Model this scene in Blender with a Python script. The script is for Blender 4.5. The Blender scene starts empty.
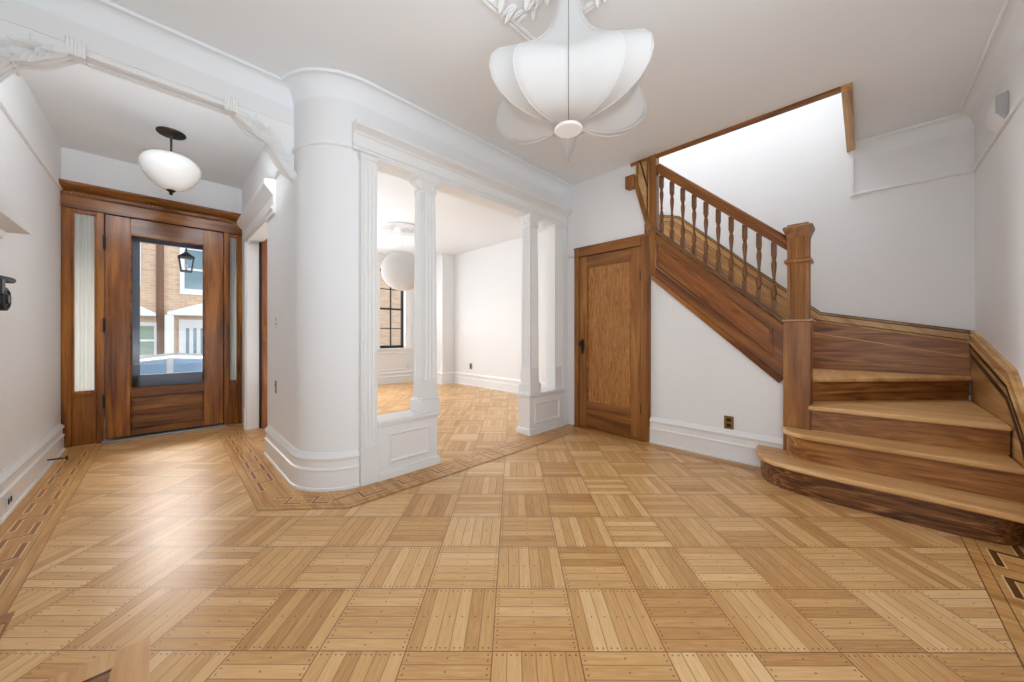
import bpy, bmesh, math, random
from mathutils import Vector, Matrix
random.seed(7)
C = bpy.context.scene.collection
R = math.radians

# ------------------------------------------------------------------ materials
def lin(c):
    return tuple((x/255/12.92 if x/255 <= .04045 else ((x/255+.055)/1.055)**2.4) for x in c) + (1,)

class NT:
    """small helper around a node tree"""
    def __init__(s, name):
        s.m = bpy.data.materials.new(name); s.m.use_nodes = True
        s.t = s.m.node_tree; s.n = s.t.nodes; s.n.clear()
        s.out = s.n.new('ShaderNodeOutputMaterial')
    def node(s, typ, ins=None, **kw):
        n = s.n.new(typ)
        for k, v in kw.items(): setattr(n, k, v)
        for k, v in (ins or {}).items(): s.set(n.inputs[k], v)
        return n
    def set(s, sock, v):
        if isinstance(v, bpy.types.NodeSocket): s.t.links.new(v, sock)
        else: sock.default_value = v
    def math(s, op, a, b=None, c=None):
        n = s.n.new('ShaderNodeMath'); n.operation = op
        s.set(n.inputs[0], a)
        if b is not None: s.set(n.inputs[1], b)
        if c is not None: s.set(n.inputs[2], c)
        return n.outputs[0]
    def mix(s, f, a, b, blend='MIX'):
        n = s.n.new('ShaderNodeMix'); n.data_type = 'RGBA'; n.blend_type = blend
        s.set(n.inputs['Factor'], f); s.set(n.inputs[6], a); s.set(n.inputs[7], b)
        return n.outputs[2]
    def fmix(s, f, a, b):
        n = s.n.new('ShaderNodeMix'); n.data_type = 'FLOAT'
        s.set(n.inputs['Factor'], f); s.set(n.inputs[2], a); s.set(n.inputs[3], b)
        return n.outputs[0]
    def ramp(s, f, stops):
        n = s.n.new('ShaderNodeValToRGB'); e = n.color_ramp.elements
        while len(e) < len(stops): e.new(.5)
        for i, (p, c) in enumerate(stops): e[i].position = p; e[i].color = c
        s.set(n.inputs[0], f); return n.outputs[0]
    def bsdf(s, **k):
        b = s.n.new('ShaderNodeBsdfPrincipled')
        for kk, v in k.items(): s.set(b.inputs[kk.replace('_', ' ')], v)
        s.t.links.new(b.outputs[0], s.out.inputs[0]); return b

def paint(name, c, rough=.5, bump=.02, spec=.4):
    t = NT(name)
    co = t.node('ShaderNodeTexCoord').outputs['Object']
    nz = t.node('ShaderNodeTexNoise', {'Vector': co, 'Scale': 35., 'Detail': 3.})
    big = t.node('ShaderNodeTexNoise', {'Vector': co, 'Scale': 1.3, 'Detail': 2.})
    col = t.mix(big.outputs[0], tuple(x*.97 for x in c[:3])+(1,), c)
    b = t.bsdf(Base_Color=col, Roughness=rough, Specular_IOR_Level=spec)
    bp = t.node('ShaderNodeBump', {'Height': nz.outputs[0], 'Strength': bump, 'Distance': .01})
    t.set(b.inputs['Normal'], bp.outputs[0]); return t.m

def wood(name, dark, mid, light, axis='z', rough=.35, rot=(0,0,0), across=11., streak=.25, spec=.45, distort=.8):
    t = NT(name)
    co = t.node('ShaderNodeTexCoord').outputs['Object']
    mp0 = t.node('ShaderNodeMapping', {'Vector': co, 'Rotation': rot})
    def sc(al, ac): return {'x': (al,ac,ac), 'y': (ac,al,ac), 'z': (ac,ac,al)}[axis]
    m1 = t.node('ShaderNodeMapping', {'Vector': mp0.outputs[0], 'Scale': sc(across*.09, across)})
    n1 = t.node('ShaderNodeTexNoise', {'Vector': m1.outputs[0], 'Scale': 1., 'Detail': 5., 'Distortion': distort})
    m2 = t.node('ShaderNodeMapping', {'Vector': mp0.outputs[0], 'Scale': sc(4., 130.)})
    n2 = t.node('ShaderNodeTexNoise', {'Vector': m2.outputs[0], 'Scale': 1., 'Detail': 3.})
    col = t.ramp(n1.outputs[0], [(.3, lin(dark)), (.5, lin(mid)), (.7, lin(light))])
    st = t.ramp(n2.outputs[0], [(.35, (1-streak,)*3+(1,)), (.6, (1,1,1,1))])
    col = t.mix(1., col, st, 'MULTIPLY')
    b = t.bsdf(Base_Color=col, Roughness=rough, Specular_IOR_Level=spec)
    bp = t.node('ShaderNodeBump', {'Height': n2.outputs[0], 'Strength': .06, 'Distance': .004})
    t.set(b.inputs['Normal'], bp.outputs[0]); return t.m

def metal(name, c, rough=.4, met=.9):
    t = NT(name)
    co = t.node('ShaderNodeTexCoord').outputs['Object']
    nz = t.node('ShaderNodeTexNoise', {'Vector': co, 'Scale': 60., 'Detail': 3.})
    col = t.mix(nz.outputs[0], tuple(x*.8 for x in lin(c)[:3])+(1,), lin(c))
    t.bsdf(Base_Color=col, Roughness=rough, Metallic=met); return t.m

def parquet(name):
    t = NT(name)
    co = t.node('ShaderNodeTexCoord').outputs['Object']
    sp = t.node('ShaderNodeSeparateXYZ', {0: co})
    x, y = sp.outputs[0], sp.outputs[1]
    q = 2**-.5
    rt = t.math('MULTIPLY', t.math('SUBTRACT', x, y), q)
    fw = t.math('MULTIPLY', t.math('ADD', x, y), q)
    a = t.math('DIVIDE', t.math('ADD', rt, .072), .302)
    b = t.math('DIVIDE', t.math('SUBTRACT', fw, 1.517), .3005)
    ia, ib = t.math('FLOOR', a), t.math('FLOOR', b)
    fa, fb = t.math('SUBTRACT', a, ia), t.math('SUBTRACT', b, ib)
    par = t.math('FLOORED_MODULO', t.math('ADD', ia, ib), 2.)
    s = t.fmix(par, fa, fb); l = t.fmix(par, fb, fa)
    s6 = t.math('MULTIPLY', s, 6.)
    k = t.math('FLOOR', s6); fs = t.math('SUBTRACT', s6, k)
    cid = t.node('ShaderNodeCombineXYZ', {0: ia, 1: ib, 2: k})
    wn = t.node('ShaderNodeTexWhiteNoise', {'Vector': cid.outputs[0]}, noise_dimensions='3D')
    tid = t.node('ShaderNodeCombineXYZ', {0: ia, 1: ib, 2: 77.3})
    wt = t.node('ShaderNodeTexWhiteNoise', {'Vector': tid.outputs[0]}, noise_dimensions='3D')
    # grain runs along the strip
    gv = t.node('ShaderNodeCombineXYZ', {0: t.math('MULTIPLY', l, 1.1), 1: t.math('MULTIPLY', fs, 2.6),
                                         2: t.math('ADD', t.math('MULTIPLY', wn.outputs[0], 90.), k)})
    g1 = t.node('ShaderNodeTexNoise', {'Vector': gv.outputs[0], 'Scale': 2.2, 'Detail': 4., 'Distortion': .5})
    gv2 = t.node('ShaderNodeCombineXYZ', {0: t.math('MULTIPLY', l, 3.), 1: t.math('MULTIPLY', fs, 16.),
                                          2: t.math('MULTIPLY', wn.outputs[0], 50.)})
    g2 = t.node('ShaderNodeTexNoise', {'Vector': gv2.outputs[0], 'Scale': 1.5, 'Detail': 3.})
    tone = t.math('ADD', t.math('MULTIPLY_ADD', wn.outputs[0], .44, .07), t.math('MULTIPLY', wt.outputs[0], .22))
    tone = t.math('ADD', tone, t.math('MULTIPLY', t.math('SUBTRACT', g1.outputs[0], .5), .55))
    tone = t.math('ADD', tone, t.math('MULTIPLY', t.math('SUBTRACT', g2.outputs[0], .5), .52))
    col = t.ramp(tone, [(.0, lin((170,120,70))), (.22, lin((198,150,94))), (.5, lin((219,176,120))), (.8, lin((236,202,152))), (1., lin((244,219,176)))])
    # joints
    es = t.math('MINIMUM', fs, t.math('SUBTRACT', 1., fs))
    ea = t.math('MINIMUM', fa, t.math('SUBTRACT', 1., fa))
    eb = t.math('MINIMUM', fb, t.math('SUBTRACT', 1., fb))
    et = t.math('MINIMUM', ea, eb)
    j1 = t.math('LESS_THAN', es, .034); j2 = t.math('LESS_THAN', et, .0075)
    # nails at both ends and the middle of each strip
    def dots(c, lc):
        dl = t.math('MULTIPLY', t.math('SUBTRACT', l, lc), .301)
        ds = t.math('MULTIPLY', t.math('SUBTRACT', fs, c), .05)
        d = t.math('ADD', t.math('MULTIPLY', dl, dl), t.math('MULTIPLY', ds, ds))
        return t.math('LESS_THAN', d, .0034**2)
    nail = None
    for lc, cs in ((.045, (.3, .72)), (.955, (.3, .72)), (.5, (.5,))):
        for c in cs:
            d = dots(c, lc); nail = d if nail is None else t.math('MAXIMUM', nail, d)
    col = t.mix(t.math('MULTIPLY', j1, .65), col, lin((112,70,34)))
    col = t.mix(t.math('MULTIPLY', j2, .7), col, lin((92,52,20)))
    col = t.mix(t.math('MULTIPLY', nail, .8), col, lin((74,44,22)))
    # broad worn / darker zones
    big = t.node('ShaderNodeTexNoise', {'Vector': co, 'Scale': .9, 'Detail': 2.})
    col = t.mix(t.math('MULTIPLY', big.outputs[0], .25), col, lin((204,152,94)))
    b_ = t.bsdf(Base_Color=col, Roughness=t.fmix(g1.outputs[0], .26, .40), Specular_IOR_Level=.42)
    h = t.math('SUBTRACT', t.math('MULTIPLY', g2.outputs[0], .15), t.math('MAXIMUM', j1, j2))
    bp = t.node('ShaderNodeBump', {'Height': h, 'Strength': .12, 'Distance': .002})
    t.set(b_.inputs['Normal'], bp.outputs[0]); return t.m

def glass(name, tint=(1,1,1,1), refl=.06, rough=.0):
    t = NT(name)
    tr = t.node('ShaderNodeBsdfTransparent', {'Color': tint})
    gl = t.node('ShaderNodeBsdfGlossy', {'Color': (1,1,1,1), 'Roughness': rough})
    lw = t.node('ShaderNodeLayerWeight', {'Blend': .2})
    f = t.math('ADD', t.math('MULTIPLY', lw.outputs['Fresnel'], .3), refl)
    mx = t.node('ShaderNodeMixShader', {0: f, 1: tr.outputs[0], 2: gl.outputs[0]})
    t.t.links.new(mx.outputs[0], t.out.inputs[0]); return t.m

def brick(name):
    t = NT(name)
    co = t.node('ShaderNodeTexCoord').outputs['Object']
    mp = t.node('ShaderNodeMapping', {'Vector': co, 'Rotation': (R(90),0,0)})
    b = t.node('ShaderNodeTexBrick', {'Vector': mp.outputs[0], 'Scale': 4.5, 'Color1': lin((214,186,158)), 'Color2': lin((198,164,136)),
               'Mortar': lin((222,206,188)), 'Mortar Size': .02, 'Brick Width': .9, 'Row Height': .32})
    t.bsdf(Base_Color=b.outputs[0], Roughness=.85); return t.m

def frosted(name):
    t = NT(name)
    co = t.node('ShaderNodeTexCoord').outputs['Object']
    mp = t.node('ShaderNodeMapping', {'Vector': co, 'Scale': (14.,14.,.3)})
    nz = t.node('ShaderNodeTexNoise', {'Vector': mp.outputs[0], 'Scale': 1., 'Detail': 2.})
    col = t.ramp(nz.outputs[0], [(.25, lin((192,194,188))), (.75, lin((222,223,218)))])
    d = t.node('ShaderNodeBsdfDiffuse', {'Color': col}); tl = t.node('ShaderNodeBsdfTranslucent', {'Color': col})
    mx = t.node('ShaderNodeMixShader', {0: .5, 1: d.outputs[0], 2: tl.outputs[0]})
    gl = t.node('ShaderNodeBsdfGlossy', {'Roughness': .15})
    m2 = t.node('ShaderNodeMixShader', {0: .06, 1: mx.outputs[0], 2: gl.outputs[0]})
    t.t.links.new(m2.outputs[0], t.out.inputs[0]); return t.m

def fabric_shade(name, c):
    t = NT(name)
    co = t.node('ShaderNodeTexCoord').outputs['Object']
    nz = t.node('ShaderNodeTexNoise', {'Vector': co, 'Scale': 90., 'Detail': 2.})
    col = t.mix(nz.outputs[0], tuple(x*.96 for x in c[:3])+(1,), c)
    d = t.node('ShaderNodeBsdfDiffuse', {'Color': col}); tl = t.node('ShaderNodeBsdfTranslucent', {'Color': col})
    mx = t.node('ShaderNodeMixShader', {0: .3, 1: d.outputs[0], 2: tl.outputs[0]})
    t.t.links.new(mx.outputs[0], t.out.inputs[0]); return t.m

W = paint('wall_paint', (.82,.825,.83,1), .6)
CE = paint('ceiling_paint', (.85,.88,.905,1), .7)
TR = paint('trim_paint', (.84,.84,.835,1), .32, .01)
PL = paint('plaster_paint', (.86,.86,.855,1), .5, .05)
FLOOR = parquet('parquet_oak')
OAK = wood('oak_vertical', (108,64,26), (150,96,44), (178,124,62), 'z', .34)
OAKX = wood('oak_along_x', (104,62,26), (146,92,42), (172,118,60), 'x', .34)
OAKY = wood('oak_along_y', (104,60,24), (144,90,40), (170,114,56), 'y', .34)
OAKS = wood('oak_stringer', (98,54,22), (136,80,34), (162,104,48), 'y', .34, rot=(R(-42.5),0,0))
PANEL = wood('quartered_oak_panel', (136,84,38), (174,116,56), (198,144,78), 'z', .3, across=40., distort=3.0, streak=.25)
SPAN = wood('stringer_panel', (108,60,24), (146,86,36), (166,106,50), 'y', .34, rot=(R(-42.5),0,0), across=20., distort=1.6)
TREAD = wood('tread_oak', (190,138,84), (213,164,106), (228,186,132), 'y', .4, streak=.15)
TREADX = wood('tread_oak_x', (190,138,84), (213,164,106), (228,186,132), 'x', .4, streak=.15)
RISERX = wood('riser_oak_x', (84,46,18), (146,90,42), (188,132,72), 'x', .38, rot=(0,0,R(42)), across=18., distort=1.6, streak=.35)
RISER = wood('riser_oak', (108,62,26), (158,100,46), (192,136,74), 'y', .38, across=16., distort=1.4, streak=.35)
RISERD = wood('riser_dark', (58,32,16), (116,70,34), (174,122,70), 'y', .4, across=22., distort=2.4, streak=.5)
SKIRT = wood('skirt_gold', (166,120,70), (200,156,100), (220,182,128), 'y', .38, rot=(R(-42.5),0,0), streak=.2)  # skirt oak lightened to gold; the light on the skirt is in its colour
SKIRTX = wood('skirt_gold_x', (160,112,64), (202,156,98), (222,182,126), 'x', .38, streak=.2)
ENTRY = wood('entry_wood', (94,50,12), (134,76,20), (162,102,38), 'z', .24, streak=.3, spec=.3)
ENTRYX = wood('entry_wood_x', (84,46,14), (118,68,24), (146,92,38), 'x', .24, streak=.3, spec=.3)
DARKLINE = wood('joint_and_groove_shade', (58,34,18), (70,42,22), (84,52,28), 'y', .4)
BORDER = wood('border_oak', (178,122,66), (203,150,88), (220,174,112), 'y', .3, across=18., streak=.15)
BLIGHT = wood('inlay_maple', (226,188,132), (236,202,148), (240,210,160), 'y', .3, streak=.1)
BDARK = wood('inlay_walnut', (138,86,42), (152,98,52), (166,112,64), 'y', .3)
BRONZE = metal('dark_bronze', (64,54,44), .45)
BRASS = metal('aged_brass', (150,116,62), .4)
IRON = metal('black_iron', (34,33,32), .5, .4)
STEEL = metal('threshold_metal', (150,150,148), .45)
MILK = paint('milk_glass', (.90,.90,.885,1), .18, 0, .5)
SHADE = fabric_shade('lantern_fabric', (.72,.705,.69,1))
RIB = paint('lantern_rib', (.62,.61,.60,1), .6)
GLASS = glass('clear_glass', refl=.005)
FROST = frosted('frosted_sidelight')
BRICK = brick('pale_brick')
EXTW = paint('exterior_white', (.82,.83,.84,1), .5)
EXTG = paint('window_glass_blue', lin((112,138,150)), .15)
SAGE = paint('sage_blind', lin((142,160,140)), .5)
DARKP = paint('dark_paint', lin((34,34,36)), .35)
SLATE = paint('slate_blue_paint', lin((70,80,98)), .3)
ASPH = paint('pavement', lin((150,148,144)), .9)
CARP = paint('car_paint', lin((54,66,90)), .15, 0, .6)
CARG = paint('car_glass', lin((84,104,124)), .08, 0, .8)
TIRE = paint('tyre', lin((26,26,26)), .8)
ALU = metal('alloy', (170,172,175), .35)
TILE = wood('hearth_tile', (120,74,40), (150,98,58), (170,120,78), 'x', .3, across=8.)
BLACK = paint('socket_black', lin((18,16,14)), .5)
PLATE = paint('switch_plate', (.78,.78,.77,1), .3)
GREY = paint('grey_plate', lin((128,128,126)), .4)

# ------------------------------------------------------------------ mesh builder
class MB:
    def __init__(s): s.v = []; s.f = []; s.m = []
    def add(s, vs, fs, m=0):
        o = len(s.v); s.v += [tuple(v) for v in vs]
        for f in fs: s.f.append([i+o for i in f]); s.m.append(m)
        return s
    def box(s, x0, x1, y0, y1, z0, z1, m=0):
        vs = [(x,y,z) for z in (z0,z1) for y in (y0,y1) for x in (x0,x1)]
        return s.add(vs, [(0,2,3,1),(4,5,7,6),(0,1,5,4),(2,6,7,3),(0,4,6,2),(1,3,7,5)], m)
    def prism(s, poly, ax, a, b, m=0):
        def P(p, h): return {'z': (p[0],p[1],h), 'y': (p[0],h,p[1]), 'x': (h,p[0],p[1])}[ax]
        n = len(poly)
        return s.add([P(p,a) for p in poly]+[P(p,b) for p in poly],
                     [tuple(range(n))[::-1], tuple(range(n,2*n))]+[(i,(i+1)%n,n+(i+1)%n,n+i) for i in range(n)], m)
    def loft(s, rings, caps=True, closed=True, m=0):
        n = len(rings[0]); vs = [p for r in rings for p in r]; fs = []
        for k in range(len(rings)-1):
            for i in range(n if closed else n-1):
                j = (i+1) % n
                fs.append((k*n+i, k*n+j, (k+1)*n+j, (k+1)*n+i))
        if caps: fs += [tuple(range(n))[::-1], tuple(range((len(rings)-1)*n, len(rings)*n))]
        return s.add(vs, fs, m)
    def lathe(s, c, prof, seg=24, m=0, ax='z'):
        rings = []
        for r, h in prof:
            ring = []
            for i in range(seg):
                a = 2*math.pi*i/seg; u, w = max(r,1e-4)*math.cos(a), max(r,1e-4)*math.sin(a)
                ring.append({'z': (c[0]+u,c[1]+w,c[2]+h), 'x': (c[0]+h,c[1]+u,c[2]+w), 'y': (c[0]+u,c[1]+h,c[2]+w)}[ax])
            rings.append(ring)
        return s.loft(rings, True, True, m)
    def sweep(s, path, N, prof, closed=False, m=0, closedprof=True):
        """profile (a along in-plane left normal N x T, b along N) along a planar path"""
        N = Vector(N).normalized(); P = [Vector(p) for p in path]; n = len(P); rings = []
        for i in range(n):
            if closed: t0 = P[i]-P[i-1]; t1 = P[(i+1)%n]-P[i]
            else:
                t0 = P[i]-P[i-1] if i else P[1]-P[0]; t1 = P[i+1]-P[i] if i < n-1 else P[i]-P[i-1]
            p0 = N.cross(t0.normalized()); p1 = N.cross(t1.normalized())
            q = (p0+p1); q.normalize(); q = q/max(.3, q.dot(p0))
            rings.append([P[i]+q*a+N*b for a, b in prof])
        if closed: rings.append(rings[0])
        return s.loft(rings, not closed, closedprof, m)
    def tube(s, path, r, seg=8, m=0):
        P = [Vector(p) for p in path]; rings = []
        for i, p in enumerate(P):
            t = (P[min(i+1,len(P)-1)]-P[max(i-1,0)]).normalized()
            u = t.orthogonal().normalized() if i == 0 else (rings_u - t*rings_u.dot(t)).normalized()
            rings_u = u; w = t.cross(u); rr = r[i] if isinstance(r,(list,tuple)) else r
            rings.append([p+(u*math.cos(2*math.pi*k/seg)+w*math.sin(2*math.pi*k/seg))*rr for k in range(seg)])
        return s.loft(rings, True, True, m)
    def leaf(s, p, d, up, L, w, curl=.35, m=0):
        """a curled acanthus-like leaf blade"""
        p = Vector(p); d = Vector(d).normalized(); up = Vector(up).normalized(); sd = d.cross(up).normalized()
        rings = []
        for k in range(7):
            q = k/6; ww = w*(math.sin(math.pi*min(1,q*.85+.12))**.7)*(1 if k < 6 else .15)
            c = p+d*(L*q)+up*(curl*L*q*q)
            th = w*.35*(1-.6*q)
            rings.append([c-sd*ww, c-sd*ww*.45+up*th, c+up*th*.3, c+sd*ww*.45+up*th, c+sd*ww, c-up*th*.4])
        return s.loft(rings, True, True, m)
    def ball(s, c, r, m=0, sz=(1,1,1), seg=12):
        return s.lathe(c, [(r*math.sin(math.pi*k/8)*sz[0], -r*math.cos(math.pi*k/8)*sz[2]) for k in range(9)], seg, m)
    def build(s, name, mats, parent=None, bevel=0, ang=32, flat=False):
        me = bpy.data.meshes.new(name)
        off = parent_base(parent)
        me.from_pydata([(Vector(v)-off)[:] for v in s.v], [], s.f)
        bm = bmesh.new(); bm.from_mesh(me); bmesh.ops.recalc_face_normals(bm, faces=bm.faces); bm.to_mesh(me); bm.free()
        mats = mats if isinstance(mats, (list,tuple)) else [mats]
        for mt in mats: me.materials.append(mt)
        for i, p in enumerate(me.polygons): p.material_index = s.m[i]
        if not flat:
            me.polygons.foreach_set('use_smooth', [True]*len(me.polygons)); me.set_sharp_from_angle(angle=R(ang))
        o = bpy.data.objects.new(name, me); C.objects.link(o)
        if parent: o.parent = parent
        if bevel:
            b = o.modifiers.new('bevel','BEVEL'); b.width = bevel; b.segments = 2; b.limit_method = 'ANGLE'; b.angle_limit = R(40); b.harden_normals = False
        return o

BASE = {}
def parent_base(p):
    v = Vector((0,0,0))
    while p is not None:
        v += p.location; p = p.parent
    return v
def tag(o, label, cat, group=None, kind=None):
    if label: o['label'] = label
    if cat: o['category'] = cat
    if group: o['group'] = group
    if kind: o['kind'] = kind
    return o
def thing(name, label, cat, loc, group=None):
    o = bpy.data.objects.new(name, None); C.objects.link(o); o.location = loc; o.empty_display_size = .1
    return tag(o, label, cat, group)
def struct(o, label=None, cat=None):
    o['kind'] = 'structure'
    if label: o['label'] = label
    if cat: o['category'] = cat
    return o
def sroot(name, loc, label=None, cat=None):
    o = bpy.data.objects.new(name, None); C.objects.link(o); o.location = loc
    return struct(o, label, cat)
def dup(root, delta):
    r = root.copy(); C.objects.link(r); r.location = root.location + Vector(delta)
    for ch in root.children:
        c = ch.copy(); C.objects.link(c); c.parent = r
        for g in ch.children:
            d = g.copy(); C.objects.link(d); d.parent = c
    return r
def arc(cx, cy, r, a0, a1, n=14):
    return [(cx+r*math.cos(R(a0+(a1-a0)*k/n)), cy+r*math.sin(R(a0+(a1-a0)*k/n))) for k in range(n+1)]
def z3(pts, z): return [(x,y,z) for x, y in pts]

# ------------------------------------------------------------------ key planes
ZC = 2.93                       # ceiling
XL, XH = -.71, .69              # hall walls
YC = 2.62                       # colonnade wall
XS, XB = 3.55, 4.75             # stair wall, back wall
YR = -.645                      # right wall
YD = 5.50                       # entry door wall
YB = 3.02                       # arch beam face
YF = 7.60                       # parlour far wall

# ------------------------------------------------------------------ room shell
f = MB(); f.add([(-.9,-1.4,0),(4.9,-1.4,0),(4.9,7.8,0),(XH+.08,7.8,0),(XH+.08,5.62,0),(-.9,5.62,0)], [(0,1,2,3,4,5)])
struct(f.build('floor', FLOOR, flat=True), 'honey oak basket-weave parquet floor laid on the diagonal', 'floor')

OY0, OY1 = .085, 2.55           # stairwell opening in the ceiling
c = MB()
c.box(-.9, XS, -1.4, YD+.1, ZC, ZC+.25); c.box(XS, 4.95, -1.4, OY0, ZC, ZC+.25)
c.box(XS, 4.95, OY1, YD+.1, ZC, ZC+.25); c.box(XH+.05, 4.95, YD+.1, 7.8, ZC, ZC+.25)
struct(c.build('ceiling', CE, flat=True), 'flat white plaster ceiling with a stairwell opening', 'ceiling')
c = MB(); c.box(XS-.3, 5.0, -.9, 3.0, 5.3, 5.45)
struct(c.build('ceiling', CE, flat=True), 'white ceiling high above the stairwell', 'ceiling')

w = MB(); w.box(XL-.12, XL, .5, YD+.1, 0, ZC)
struct(w.build('wall_left', W, flat=True), 'white plaster wall along the left of the entry hall', 'wall')
w = MB(); w.box(1.2, 4.95, YR-.12, YR, 0, ZC); w.box(XS, 4.95, YR-.12, YR, ZC, 5.3)
struct(w.build('wall_right', W, flat=True), 'white plaster wall at right beside the bottom steps', 'wall')
w = MB(); w.box(XB, XB+.12, YR-.12, 3.0, 0, 5.3); w.box(XB, XB+.12, 3.0, 7.8, 0, ZC)
struct(w.build('wall_back', W, flat=True), 'white wall rising behind the staircase', 'wall')
w = MB(); w.box(XS, XB, 2.55, 2.67, ZC, 5.3); w.box(XS+.1, XB, 2.55, 2.67, 0, ZC); w.box(XS, XB, OY0-.12, OY0-.02, ZC+.02, 5.3); w.box(XS-.12, XS, OY0-.12, 2.67, ZC+.26, 5.3)  # last box: unseen upper wall added to keep world light out
struct(w.build('wall_stairwell', W, flat=True), 'white end wall closing the stairwell, with an added upper front wall blocking world light', 'wall')
# stair wall: below the stringer, beside and above the closet door
zl = lambda y: .752+.917*(y-.463)
w = MB()
w.prism([(.44,0),(1.60,0),(1.60,zl(1.60)+.03),(.44,zl(.44)+.03)], 'x', XS, XS+.1)
w.prism([(1.53,2.05),(2.66,2.05),(2.66,ZC),(1.53,ZC)], 'x', XS, XS+.1)
w.box(XS, XS+.1, 2.44, 2.66, 0, 2.06)
struct(w.build('wall_stair', W, flat=True), 'white wall below the stair stringer and above the closet door', 'wall')
# entry wall above the door and hall right wall
w = MB(); w.box(XL-.12, XH+.12, YD, YD+.12, 2.55, ZC)
struct(w.build('wall_front', W, flat=True), 'white wall strip above the entry door cornice', 'wall')
outer = [(XH,3.95)] + arc(1.05,2.98,.36,180,270) + [(1.14,YC)]
inner = [(1.14,YC+.14),(1.05,YC+.14)] + arc(1.05,2.98,.22,270,180)[1:] + [(XH+.14,3.95)]
w = MB(); 
inn = [(1.14,YC+.14)] + arc(1.05,2.98,.22,270,180) + [(XH+.14,3.95)]
w.prism(outer+inn[::-1], 'z', 0, ZC)
struct(w.build('wall_curved', W, ang=40), 'white curved plaster corner between hall and parlour columns', 'wall')
w = MB(); w.box(XH, XH+.14, 3.95, 5.05, 2.20, ZC); w.box(XH, XH+.14, 5.05, YD+.1, 0, ZC)
w.box(XH+.0, XH+.14, YD+.1, 7.7, 0, ZC)
struct(w.build('wall_hall_right', W, flat=True), 'white wall over and beyond the parlour doorway in the hall', 'wall')
# header wall above the colonnade
w = MB(); w.box(1.14, XS+.1, YC, YC+.13, 2.45, ZC)
struct(w.build('wall_colonnade', W, flat=True), 'white wall above the row of columns', 'wall')
w = MB(); w.box(3.445, XS+.02, YC, YC+.13, 0, 2.45)
struct(w.build('wall_colonnade_end', W, flat=True), 'white wall end between columns and closet door', 'wall')
# parlour walls
w = MB()
WX0, WX1, WZ0, WZ1 = 3.40, 4.02, .80, 2.60
w.box(WX1, 4.95, YF, YF+.2, 0, ZC); w.box(3.02, WX0, YF, YF+.2, 0, ZC); w.box(WX0, WX1, YF, YF+.2, 0, WZ0); w.box(WX0, WX1, YF, YF+.2, WZ1, ZC)
w.box(.75, 3.02, YF, YF+.2, 0, .8); w.box(.75, 3.02, YF, YF+.2, 2.6, ZC); w.box(.75,1.0,YF,YF+.2,.8,2.6); w.box(1.9,2.15,YF,YF+.2,.8,2.6)
struct(w.build('wall_parlour_front', W, flat=True), 'white window wall at the far end of the parlour', 'wall')
w = MB(); w.box(4.42, XB, 6.66, 7.6, 0, ZC)
struct(w.build('wall_parlour_pier', W, flat=True, bevel=.01), 'white pier standing out from the far right parlour wall', 'wall')

# ------------------------------------------------------------------ baseboards
BBP = [(0,0),(.040,0),(.040,.018),(.030,.022),(.030,.135),(.036,.142),(.034,.152),(.022,.158),(.022,.205),(.030,.212),(.034,.226),(.026,.240),(.014,.252),(.010,.262),(0,.262)]
def baseboard(name, path, label, flip=False):
    m = MB(); prof = [((-a if flip else a), b) for a, b in BBP]
    m.sweep(z3(path,0), (0,0,1), prof); return struct(m.build(name, TR, ang=25), label, 'baseboard')
# N x T is the left normal of the walking direction
baseboard('baseboard_left', [(XL,YD-.1),(XL,2.5)], 'tall white baseboard along the left hall wall')
baseboard('baseboard_curved', [(1.012,YC+.002)]+arc(1.05,2.98,.36,262,180)+[(XH,3.90)], 'tall white baseboard bending round the curved corner', flip=False)
baseboard('baseboard_stair', [(XS,.445),(XS,1.545)], 'tall white baseboard below the stairs, right of the closet door')
baseboard('baseboard_parlour', [(XB,2.9),(XB,6.66),(4.42,6.66),(4.42,7.6),(3.0,7.6)], 'tall white baseboard along the parlour walls')

# ------------------------------------------------------------------ ceiling cove and bead, picture rails
cov = [(0,0)] + [(.10*(1-math.cos(R(k*9))), .13*math.sin(R(k*9))) for k in range(11)] + [(0,.13)]
cov = [(0,0)] + [(.10-.10*math.cos(R(k*9)), -.0+.13*math.sin(R(k*9))) for k in range(1,11)] + [(0,.13)]
# concave cove: from wall (0,0) up to ceiling (.10,.13)
cov = [(0,0)] + [(.10*(1-math.cos(R(k*9))) , .13*math.sin(R(k*9))) for k in range(1,11)] + [(.0,.13)]
bead = [(.095+.012*math.cos(R(k*45)), .122+.012*math.sin(R(k*45))) for k in range(8)]
cpath = [(3.55,YC),(1.05,YC)] + arc(1.05,2.98,.36,270,186)[1:] + [(XH,YB),(XL,YB)]
cpath = cpath[::-1]
m = MB()
m.sweep(z3(cpath, ZC-.13), (0,0,1), [(-a,b) for a,b in cov]); m.sweep(z3(cpath, ZC-.13), (0,0,1), [(-a,b) for a,b in bead])
struct(m.build('trim_1', CE, ang=40), 'white cove and bead moulding around the ceiling over arch, curve and columns', 'cornice')
m = MB(); cp2 = [(XB,OY0),(XB,YR),(1.2,YR)]
m.sweep(z3(cp2, ZC-.13), (0,0,1), [(-a,b) for a,b in cov]); m.sweep(z3(cp2, ZC-.13), (0,0,1), [(-a,b) for a,b in bead])
struct(m.build('trim_2', CE, ang=40), 'white cove and bead moulding around the ceiling at upper right', 'cornice')
rail = [(0,-.012),(.012,-.012),(.018,-.004),(.018,.008),(.01,.014),(0,.014)]
m = MB(); m.sweep(z3([(XB,OY0+.01),(XB,YR),(1.2,YR)], 2.46), (0,0,1), [(-a,b) for a,b in rail])
m.box(XB-.02, XB, OY0-.012, OY0+.012, 2.45, ZC)
struct(m.build('trim_3', TR), 'thin white picture rail on the walls at upper right', 'picture rail')
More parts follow.
